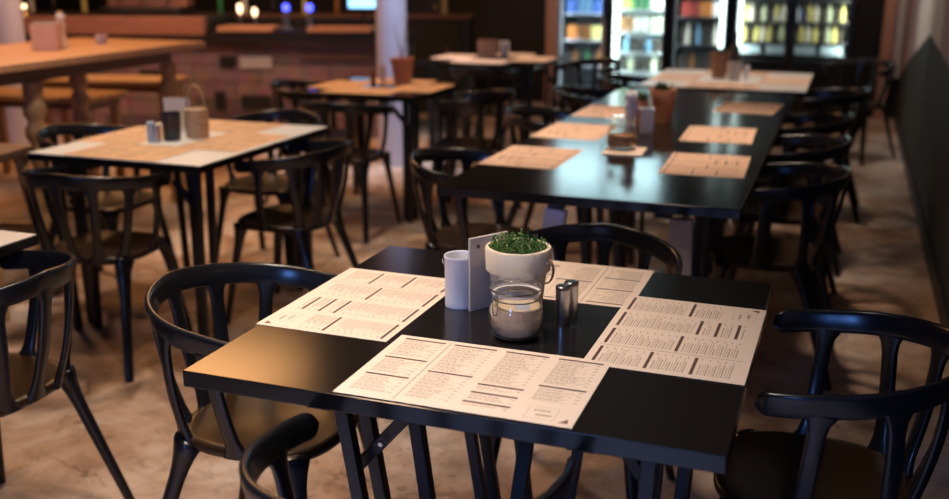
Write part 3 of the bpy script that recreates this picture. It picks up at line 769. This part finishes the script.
# far table
boxpot('condiment_caddy', 'brown wooden caddy of cards on the far table', 'caddy', -2.70, 7.72, .15, .10, .13, M['brownpot'], inner=M['terracotta'], rz=R(15))
cup(-2.600, 7.84, .042, .115, 'white cup beside the brown caddy on the far table', M['white'], z=ZT+.0026)
# far pale table
claypot(-.775, 6.80, .062, .165, 'brown pot with dark foliage on the far pale table', M['brownpot'], 'leaf', seed=8)
cup(-.672, 6.72, .046, .115, 'pale steel cup beside the brown pot on the far pale table', M['holder'])
cup(-.605, 6.80, .020, .09, 'slim white shaker right of the steel cup on the far pale table', M['white'], 'salt_shaker', cat='shaker')
t = thing('dark_bottle', 'dark bottle behind the brown pot on the far pale table', 'bottle', (-.70, 6.93, ZT))
bm = BM(); lathe(bm, [(0, 0), (.036, 0), (.037, .15), (.030, .185), (.014, .215), (.014, .262), (0, .262)], 20); finish('bottle_body', bm, M['darkpot'], t)
bm = BM(); lathe(bm, [(0, .2622), (.016, .2622), (.016, .285), (0, .286)], 14); finish('cap', bm, M['darksteel'], t)

# ------------------------------------------------------------------ high wooden table, stool, benches (left)
TLX, TLZ = -3.80, 1.0
t = thing('high_table', 'long high wooden table with turned legs at the upper left', 'table', (-4.30, 3.9, 0))
def rel(x, y, z): return (x+4.30, y-3.9, z)
bm = BM(); box(bm, rel(-4.30, 3.95, TLZ-.02), (1.0, 3.1, .04)); finish('tabletop', bm, M['orangewood'], t, smooth=False, bev=.006)
bm = BM(); box(bm, rel(-4.30, 3.95, TLZ-.080), (.72, 2.76, .08)); finish('apron', bm, M['darkwood'], t, smooth=False, bev=.003)
def turned(x, y):
    bm = BM(); pr = [(0, 0), (.045, 0), (.05, .03), (.038, .06)]
    zz = .08
    for i in range(6): pr += [(.042, zz), (.060, zz+.035), (.060, zz+.075), (.042, zz+.11)]; zz += .12
    pr += [(.05, zz+.005), (.05, TLZ-.121), (0, TLZ-.121)]
    lathe(bm, pr, 20, rel(x, y, 0)); finish('leg', bm, M['tanwood'], t)
for x in (-3.95, -4.65):
    for y in (2.75, 4.16, 5.30): turned(x, y)
boxpot('napkin_box', 'pink and white napkin box on the high wooden table', 'box', -4.24, 4.62, .14, .11, .145, M['pinkwhite'], z=TLZ+.0006, inner=M['white'], rz=R(25))
mill(-4.275, 4.78, 'white pepper mill behind the napkin box on the high wooden table', 1.0, z=TLZ+.0006)
cup(-4.47, 4.86, .035, .06, 'small brass bowl left of the napkin box on the high wooden table', M['brass'], 'brass_bowl', TLZ+.0006, 'bowl')
cup(-4.25, 5.08, .035, .055, 'small lilac bowl right of the pepper mill on the high wooden table', M['column'], 'lilac_bowl', TLZ+.0006, 'bowl')
# stool
t = thing('bar_stool', 'dark wooden bar stool with slanted legs at the left frame edge', 'stool', (-4.33, 4.08, 0), R(10))
t.location = (-3.52, 3.30, 0)
bm = BM(); box(bm, (0, 0, .675), (.38, .38, .04)); finish('seat', bm, M['darkwood'], t, smooth=False, bev=.008)
for sx in (-1, 1):
    for sy in (-1, 1):
        bm = BM(); bar(bm, (sx*.14, sy*.14, .655), (sx*.21, sy*.21, 0), .045, .045)
        for v in bm.verts:
            if v.co.z < .02: v.co.z = 0
        finish('leg', bm, M['tanwood'], t, smooth=False, bev=.003)
bm = BM()
for s in (-1, 1): bar(bm, (s*.185, -.185, .22), (s*.185, .185, .22), .03, .03); bar(bm, (-.175, s*.175, .32), (.175, s*.175, .32), .03, .03, Vector((0, 1, 0)))
finish('footrest', bm, M['tanwood'], t, smooth=False)
# slatted benches beyond the high table
def bench(x, y, rz, label):
    t = thing('slatted_bench', label, 'bench', (x, y, 0), rz, 'slatted wooden benches beyond the high table')
    bm = BM()
    for i in range(4): box(bm, (0, -.165+.11*i, .60), (1.1, .09, .035))
    finish('seat_slats', bm, M['tanwood'], t, smooth=False, bev=.003)
    bm = BM(); box(bm, (0, 0, .555), (1.0, .34, .05)); finish('frame', bm, M['darkwood'], t, smooth=False)
    for sx in (-1, 1):
        for sy in (-1, 1):
            bm = BM(); box(bm, (sx*.47, sy*.145, .265), (.055, .045, .53)); finish('leg', bm, M['tanwood'], t, smooth=False, bev=.003)
bench(-5.35, 6.45, R(15), 'slatted wooden bench beyond the high table, closest to the bar front')
bench(-5.20, 5.55, R(5), 'slatted wooden bench just beyond the high table, nearer than the one by the bar')
# boxes under the table
bm = BM(); box(bm, (0, 0, .18), (.42, .42, .36)); o = finish('drink_crate', bm, M['pinkwhite'], smooth=False, bev=.02); o.location = (-6.3, 4.45, 0)
tag(o, 'pinkish white crate under the high table at the left frame edge', 'crate')

# ------------------------------------------------------------------ bar
BA = R(13)
bx = thing('bar_counter', 'long bar counter with redwood top band and mottled plank front at the back left', 'bar counter', (-3.62, 8.05, 0), BA)
bm = BM(); box(bm, (-2.9, .35, .41), (5.8, .70, .82)); finish('front_cladding', bm, M['cladding'], bx, smooth=False)
bm = BM(); box(bm, (-2.9, .33, .845), (5.84, .80, .05)); finish('dark_ledge', bm, M['darktrim'], bx, smooth=False)  # dark ledge under the counter band
bm = BM(); box(bm, (-3.74, -.02, .945), (4.08, .10, .15)); finish('redwood_band', bm, M['counter'], bx, smooth=False, bev=.004)
bm = BM(); box(bm, (-3.74, .37, .945), (4.08, .68, .15)); finish('worktop', bm, M['darktrim'], bx, smooth=False)
bm = BM(); box(bm, (-.85, .36, .885), (1.69, .74, .03)); finish('low_worktop', bm, M['darktrim'], bx, smooth=False)
for cx_, cz_, w_, h_, m_ in ((-1.27, .635, .29, .10, 'holder'), (-1.53, .64, .14, .10, 'darktrim'), (-1.29, .29, .27, .12, 'darktrim'), (-1.62, .30, .10, .16, 'darktrim'), (-.55, .69, .6, .05, 'darkwood'), (-.75, .42, .34, .11, 'counter'), (-2.2, .5, .3, .12, 'darktrim')):
    bm = BM(); box(bm, (cx_, -.008, cz_), (w_, .016, h_)); finish('inset_block', bm, M[m_], bx, smooth=False, bev=.003)
bm = BM(); box(bm, (-.02, -.06, .55), (.05, .05, 1.1)); finish('end_post', bm, M['olive'], bx, smooth=False)
BMX = Matrix.Translation((-3.62, 8.05, 0)) @ Matrix.Rotation(BA, 4, 'Z')
def onbar(x, y, z): return BMX @ Vector((x, y, z))
def tray(x, label, w=.42):
    p = onbar(x, .10, .9002); bm = BM()
    box(bm, (0, 0, .008), (w, .26, .016))
    for s in (-1, 1): box(bm, (s*(w/2-.008), 0, .028), (.016, .26, .024)); box(bm, (0, s*.122, .028), (w-.032, .016, .024))
    o = finish('wooden_tray', bm, M['orangewood'], smooth=False, bev=.002); o.location = p; o.rotation_euler = (0, 0, BA)
    tag(o, label, 'tray', 'wooden trays on the bar')
tray(-1.35, 'wooden serving tray on the left of the low bar top', .5)
tray(-.52, 'wooden serving tray on the low bar top beside the column', .55)
# back bar shelf unit
t = thing('back_bar_cabinet', 'dark low cabinet along the wall behind the bar', 'cabinet', onbar(-2.9, 1.75, 0), BA)
bm = BM(); box(bm, (0, 0, .47), (6.6, .45, .94)); finish('carcass', bm, M['darktrim'], t, smooth=False)
bm = BM(); box(bm, (0, 0, .955), (6.64, .5, .03)); finish('cabinet_top', bm, M['darkwood'], t, smooth=False)
for i in range(5):
    bm = BM(); box(bm, (-2.6+1.3*i, -.235, .47), (1.26, .02, .86)); d = finish('door', bm, M['blackwall'], t, smooth=False, bev=.002)
    bm = BM(); box(bm, (-2.6+1.3*i+.5, -.255, .6), (.015, .02, .16)); finish('handle', bm, M['brass'], d, smooth=False)
# taps, lamps and machine on the bar
def tap(x, label):
    t = thing('beer_tap', label, 'beer tap', onbar(x, .45, .9002), BA, 'beer taps with blue lights')
    bm = BM(); lathe(bm, [(0, 0), (.04, 0), (.035, .02), (.02, .03), (.02, .16), (0, .16)], 16); finish('pillar', bm, M['brushed'], t)
    bm = BM(); tube(bm, [(0, 0, .13), (0, -.06, .13), (0, -.085, .10), (0, -.085, .07)], .011, 8); finish('spout', bm, M['brushed'], t)
    bm = BM(); lathe(bm, [(0, .16), (.026, .16), (.030, .185), (.022, .215), (0, .22)], 16); finish('glowing_badge', bm, M['blueled'], t)
tap(-1.12, 'beer tap with blue glowing badge, the left of two on the bar')
tap(-.90, 'beer tap with blue glowing badge, the right of two on the bar')
t = thing('display_screen', 'small cyan glowing screen on the bar left of the column', 'screen', onbar(-.42, .5, .9002), BA)
bm = BM(); box(bm, (0, 0, .006), (.12, .1, .012)); box(bm, (0, .01, .10), (.03, .02, .19)); finish('stand', bm, M['darktrim'], t, smooth=False)
bm = BM(); box(bm, (0, 0, .255), (.28, .02, .16)); s_ = finish('bezel', bm, M['darktrim'], t, smooth=False)
bm = BM(); box(bm, (0, -.0115, .255), (.26, .003, .14)); finish('screen', bm, M['cyanled'], s_, smooth=False)
t = thing('espresso_machine', 'brass and steel espresso machine on the bar, catching warm glints', 'coffee machine', onbar(-2.45, .50, 1.0202), BA)
bm = BM(); box(bm, (0, 0, .035), (.75, .40, .07)); finish('drip_tray', bm, M['darksteel'], t, smooth=False, bev=.008)
bm = BM(); box(bm, (0, .10, .22), (.75, .2, .32)); finish('body', bm, M['counter'], t, smooth=False, bev=.02)
bm = BM(); box(bm, (0, -.02, .36), (.72, .34, .08)); finish('group_hood', bm, M['brass'], t, smooth=False, bev=.02)
for i in range(3):
    bm = BM(); lathe(bm, [(0, 0), (.03, 0), (.034, .05), (0, .05)], 14, (-.22+.22*i, -.09, .24)); g_ = finish('group_head', bm, M['brushed'], t)
    bm = BM(); tube(bm, [(-.22+.22*i, -.10, .252), (-.22+.22*i, -.26, .235)], .012, 8); finish('portafilter', bm, M['darktrim'], g_)
def barlamp(x, y, z0, h, label):
    t = thing('bar_lamp', label, 'lamp', onbar(x, y, z0), BA, 'small warm lamps on the bar')
    bm = BM(); lathe(bm, [(0, 0), (.045, 0), (.04, .012), (.012, .02), (.010, h*.5), (0, h*.5)], 16); finish('base', bm, M['brass'], t)
    bm = BM(); lathe(bm, [(0, h*.5), (.012, h*.54), (.024, h*.72), (.018, h*.86), (0, h*.9)], 16); finish('bulb', bm, M['bulb'], t)
barlamp(-1.44, .52, .9002, .20, 'small warm glowing lamp on the bar left of the blue taps')
barlamp(-1.60, .58, .9002, .24, 'taller warm glowing lamp on the bar beside the espresso machine')
barlamp(-3.55, .30, 1.0202, .10, 'small warm glowing lamp low on the left of the redwood bar')
barlamp(-3.72, .33, 1.0202, .11, 'second small warm glowing lamp on the left of the redwood bar')
bcol = ['amber', 'green', 'cream', 'dark', 'yellow', 'amber', 'pale', 'dark']

# ------------------------------------------------------------------ bottles and fridges
def bottle_mesh(h, r):
    bm = BM(); lathe(bm, [(0, 0), (r*.95, 0), (r, .006), (r, h*.58), (r*.9, h*.66), (r*.38, h*.80), (r*.36, h*.97), (0, h*.97)], 12)
    lathe(bm, [(0, h*.965), (r*.42, h*.965), (r*.42, h), (0, h)], 10)
    me = bpy.data.meshes.new('bottle'); bmesh.ops.recalc_face_normals(bm, faces=bm.faces); bm.to_mesh(me); bm.free()
    for p in me.polygons: p.use_smooth = True
    return me
def can_mesh(h, r):
    bm = BM(); lathe(bm, [(0, 0), (r*.8, 0), (r, h*.05), (r, h*.92), (r*.82, h), (0, h*.985)], 14)
    me = bpy.data.meshes.new('can'); bmesh.ops.recalc_face_normals(bm, faces=bm.faces); bm.to_mesh(me); bm.free()
    for p in me.polygons: p.use_smooth = True
    return me
MESH = {}
def drink(kind, c, loc, label, group):
    k = (kind, c)
    if k not in MESH:
        me = bottle_mesh(.205, .024) if kind == 'bottle' else (can_mesh(.145, .030) if kind == 'can' else bottle_mesh(.158, .025))
        me.materials.append(BOT[c]); MESH[k] = me
    nm = {'bottle': 'drink_bottle', 'can': 'drink_can', 'small': 'drink_bottle'}[kind]
    o = bpy.data.objects.new(nm, MESH[k]); COL.objects.link(o); o.location = loc
    tag(o, label, 'can' if kind == 'can' else 'bottle', group)
for i in range(14):
    c = bcol[i % 8]; p = onbar(-4.9+.30*i+random.uniform(-.05, .05), 1.70, .9702)
    drink('bottle', c, p, c+' bottle standing on the dark cabinet behind the bar', c+' bottles on the cabinet behind the bar')

FH, FD = 2.0, .60
def fridge(x0, x1, label, frame, lining, led, shelves, energy, lcol, ledw=.035, doors=1, header=False, sh='shelf', base=.18):
    w = x1-x0; yb = YB-.01; yf = yb-FD
    t = thing('drinks_fridge', label, 'fridge', ((x0+x1)/2, yf+FD/2, 0))
    fy = -FD/2
    bm = BM(); th = .035
    for s in (-1, 1): box(bm, (s*(w/2-th/2), 0, FH/2+.0), (th, FD, FH))
    box(bm, (0, 0, FH-th/2), (w-2*th, FD, th)); box(bm, (0, 0, base/2), (w-2*th, FD, base)); box(bm, (0, FD/2-.01, FH/2), (w-2*th, .02, FH-.05))
    finish('cabinet', bm, frame, t, smooth=False, bev=.003)
    bm = BM(); box(bm, (0, FD/2-.024, (FH+base-.05)/2), (w-2*th, .006, FH-base-.06))
    for s in (-1, 1): box(bm, (s*(w/2-th-.003), .01, FH/2+.08), (.006, FD-.08, FH-.24))
    finish('lining', bm, lining, t, smooth=False)
    for z in shelves:
        bm = BM(); box(bm, (0, .05, z-.008), (w-2*th-.014, FD-.18, .016)); finish('shelf', bm, M[sh], t, smooth=False)
    # door: frame + pane + handle
    for k in range(doors):
        dw = w/doors; cx = -w/2+dw*(k+.5); fw = .045
        bm = BM()
        for s in (-1, 1): box(bm, (cx+s*(dw/2-fw/2), fy-.018, FH/2+.08), (fw, .034, FH-.18))
        box(bm, (cx, fy-.018, FH-.035), (dw-2*fw, .034, .05)); box(bm, (cx, fy-.018, .205), (dw-2*fw, .034, .05))
        d = finish('door', bm, frame, t, smooth=False, bev=.002)
        bm = BM(); box(bm, (cx, fy-.018, FH/2+.08), (dw-2*fw, .006, FH-.28)); finish('door_pane', bm, M['pane'], d, smooth=False)
        bm = BM(); hx = cx+(dw/2-.022)*(1 if k == 0 else -1); box(bm, (hx, fy-.050, 1.1), (.016, .03, .35)); finish('handle', bm, M['darktrim'], d, smooth=False)
    for s in led:
        bm = BM(); box(bm, (s*(w/2-.045-ledw/2-.004), fy+.012, FH/2+.08), (ledw, .014, FH-.30)); finish('led_strip', bm, M['led'], t, smooth=False)
    for sg in (-1, 1):
        L = bpy.data.lights.new('fridge_tube', 'AREA'); L.shape = 'RECTANGLE'; L.size = .03; L.size_y = FH-.35; L.energy = energy/2; L.color = lcol
        lo = bpy.data.objects.new('fridge_tube', L); COL.objects.link(lo); lo.location = ((x0+x1)/2+sg*(w/2-.05), yf+.035, FH/2+.06)
        d_ = Vector((-sg*.55, 1, 0)); lo.rotation_euler = d_.to_track_quat('-Z', 'Y').to_euler()
    if header:  # unseen glowing header, added so the middle table reflects teal
        bm = BM(); box(bm, (0, .02, FH+.14), (w-.01, FD-.06, .27)); hb = finish('added_canopy', bm, frame, t, smooth=False, bev=.004)
        bm = BM(); box(bm, (0, -FD/2+.044, FH+.14), (w-.04, .012, .24)); finish('added_canopy_panel', bm, M['added_canopy'], hb, smooth=False)
    return t, yf
def fill(x0, x1, z, n, kinds, cols, place, rows=1, y=None):
    for r_ in range(rows):
        for i in range(n):
            x = x0+.07+(x1-x0-.14)*(i+.5)/n; c = cols[i*len(cols)//n] if len(cols) <= 3 else cols[i % len(cols)]
            drink(kinds, c, (x+random.uniform(-.004, .004), y+.155+.13*r_, z+.0005), f'{c} {"can" if kinds == "can" else "bottle"} on the {place}', f'{c} drinks on the {place}')
yf = YB-.01-FD
x0, x1 = -2.80, -2.29
fridge(x0, x1, 'grey-framed drinks fridge with blue and orange cans, leftmost of the fridges', M['fridgegrey'], M['darklining'], [], [.20, .46, .72, .985, 1.26, 1.53], 7, (.75, .88, 1), .018, header=True)
fill(x0, x1, .985, 6, 'can', ['blue', 'sky', 'blue'], 'top visible shelf of the leftmost fridge', y=yf)
fill(x0, x1, .72, 6, 'can', ['orange', 'amber', 'yellow'], 'second visible shelf of the leftmost fridge', y=yf)
fill(x0, x1, .46, 6, 'small', ['dark', 'amber', 'dark', 'green'], 'third visible shelf of the leftmost fridge', y=yf)
x0, x1 = -2.26, -1.68
fridge(x0, x1, 'brightest white-lit drinks fridge, second from the left', M['fridge'], M['lining'], [-1], [.22, .42, .61, .81, 1.03, 1.30, 1.58], 11, (.86, 1, .95), .045, header=True)
fill(x0, x1, 1.03, 6, 'can', ['lime', 'green', 'white'], 'top visible shelf of the brightest fridge', y=yf)
fill(x0, x1, .81, 6, 'can', ['amber', 'white', 'pale'], 'second visible shelf of the brightest fridge', y=yf)
fill(x0, x1, .61, 8, 'small', ['dark', 'sky', 'dark', 'dark'], 'third visible shelf of the brightest fridge', y=yf)
fill(x0, x1, .42, 8, 'small', ['dark', 'dark', 'pale', 'dark'], 'fourth visible shelf of the brightest fridge', y=yf)
x0, x1 = -1.65, -1.09
fridge(x0, x1, 'dim drinks fridge with one white light strip on its right edge, third from the left', M['fridge'], M['darklining'], [1], [.20, .42, .70, .97, 1.26, 1.55], 3.5, (.9, .97, 1), .04, sh='darkshelf')
fill(x0, x1, .97, 7, 'can', ['red', 'orange', 'white'], 'top visible shelf of the third fridge', y=yf)
fill(x0, x1, .70, 8, 'bottle', ['dark', 'cream', 'dark', 'sky', 'dark'], 'second visible shelf of the third fridge', y=yf)
fill(x0, x1, .42, 8, 'bottle', ['dark', 'dark', 'amber', 'dark'], 'third visible shelf of the third fridge', y=yf)
x0, x1 = -1.06, .02
fridge(x0, x1, 'wide double-door drinks fridge with rows of yellow-green bottles, rightmost of the fridges', M['fridge'], M['darklining'], [-1], [.63, .745, .94, 1.14, 1.34, 1.54], 11, (.95, 1, .85), .03, 2, sh='darkshelf', base=.58)
fill(x0, x1, .94, 16, 'small', ['yellow', 'cream', 'dark', 'pale', 'dark'], 'top visible shelf of the rightmost fridge', y=yf)
fill(x0, x1, .745, 16, 'small', ['yellow', 'dark', 'yellow', 'cream', 'yellow', 'dark', 'pale'], 'second visible shelf of the rightmost fridge', y=yf)
for i_ in range(4):
    bm = BM(); box(bm, (0, 0, .04), (.2, .12, .08)); o = finish('carton', bm, M['bluegrey'], smooth=False, bev=.004); o.location = (x0+.16+.25*i_, yf+.2, .6305)
    tag(o, 'pale blue carton in the row on the lowest lit shelf of the rightmost fridge', 'carton', 'pale blue cartons in the rightmost fridge')

# ------------------------------------------------------------------ light
def area(name, loc, rot, sx, sy, energy, color, spread=180):
    L = bpy.data.lights.new(name, 'AREA'); L.shape = 'RECTANGLE'; L.size = sx; L.size_y = sy; L.energy = energy; L.color = color; L.spread = R(spread)
    o = bpy.data.objects.new(name, L); COL.objects.link(o); o.location = loc; o.rotation_euler = rot; return o
def spot(name, loc, energy, color, angle=110, blend=.8, radius=.12, target=None):
    L = bpy.data.lights.new(name, 'SPOT'); L.energy = energy; L.color = color; L.spot_size = R(angle); L.spot_blend = blend; L.shadow_soft_size = radius
    o = bpy.data.objects.new(name, L); COL.objects.link(o); o.location = loc
    if target:
        d = Vector(target)-Vector(loc); o.rotation_euler = d.to_track_quat('-Z', 'Y').to_euler()
    return o
WARM = (1.0, .60, .30); AMB = (1.0, .52, .22); COOL = (.55, .72, 1.0)
# daylight through the front window
area('daylight_front', (-1.20, YF+.02, 1.375), (R(90), 0, 0), .60, .52, 34, (.12, .32, 1.0))
area('bar_ceiling_lamp', (-5.2, 6.7, 3.5), (0, 0, 0), 2.0, 1.6, 95, (1, .47, .17))
spot('pendant_near', (-1.05, 1.5, 2.75), 180, (1, .86, .74), 76, .9, .22)
spot('pendant_left', (-2.6, 3.5, 2.7), 140, (1, .82, .66), 105, .9, .15)
spot('pendant_aisle', (-1.65, 2.2, 2.9), 95, (1, .66, .42), 80, .9, .15)
spot('pendant_mid', (-.85, 4.4, 2.7), 165, (1, .75, .56), 74, .9, .15)
spot('pendant_small', (-2.65, 5.6, 2.7), 95, (1, .66, .40), 76, .9, .15)
spot('front_fill', (-1.15, .35, 2.9), 165, (1, .87, .79), 74, .9, .2)  # added fill from above the camera for floor and upright fronts
spot('floor_blue_fill', (-1.2, -2.05, 2.3), 1000, (.16, .38, 1.0), 52, .8, .3, (-.55, -.15, 0))  # blue spot added so the near table's front edge mirrors a blue floor
spot('pendant_far', (-.75, 6.7, 2.7), 105, (1, .80, .66), 66, .9, .15)
spot('pendant_back', (-2.6, 7.7, 2.7), 110, (1, .76, .56), 60, .9, .15)
spot('pendant_high', (-4.3, 4.2, 2.9), 150, (1, .64, .44), 85, .9, .15)
spot('bar_wash', (-5.2, 6.2, 2.9), 95, (1, .76, .70), 100, .9, .15, (-5.6, 7.6, .6))
spot('column_fill', (-2.5, 6.2, 3.2), 330, (.72, .78, 1.0), 45, .9, .1, (-3.16, 6.9, .8))  # unseen cool spot added to brighten the column
spot('right_wash', (-.3, 7.6, 3.3), 210, (1, .9, .8), 70, .9, .15, (.49, 8.0, 2.2))
spot('peach_wash', (.05, 9.6, 2.7), 40, (1, .7, .5), 80, .9, .1, (.4, 10.7, 1.0))
spot('rose_wash', (-3.1, 9.8, 2.9), 40, (1, .74, .6), 60, .9, .1, (-2.93, 10.7, .8))

w = bpy.data.worlds.new('world'); scene.world = w; w.use_nodes = True
w.node_tree.nodes['Background'].inputs['Color'].default_value = (.55, .68, 1, 1)
w.node_tree.nodes['Background'].inputs['Strength'].default_value = .8

# ------------------------------------------------------------------ camera
cd = bpy.data.cameras.new('camera'); cam = bpy.data.objects.new('camera', cd); COL.objects.link(cam)
cam.location = (0, 0, 1.4675); cam.rotation_euler = (R(90-15.788), 0, R(20))
cd.sensor_width = 36; cd.lens = 1010.43/949*36; cd.clip_start = .05
cd.dof.use_dof = True; cd.dof.focus_distance = 2.05; cd.dof.aperture_fstop = 2.2
scene.camera = cam
scene.view_settings.view_transform = 'Standard'; scene.view_settings.look = 'None'
scene.view_settings.exposure = 0.1; scene.view_settings.gamma = 1.0
try: scene.view_settings.use_curve_mapping = False
except Exception: pass
scene.cycles.max_bounces = 8
scene.cycles.transparent_max_bounces = 24
scene.cycles.sample_clamp_indirect = 6.0
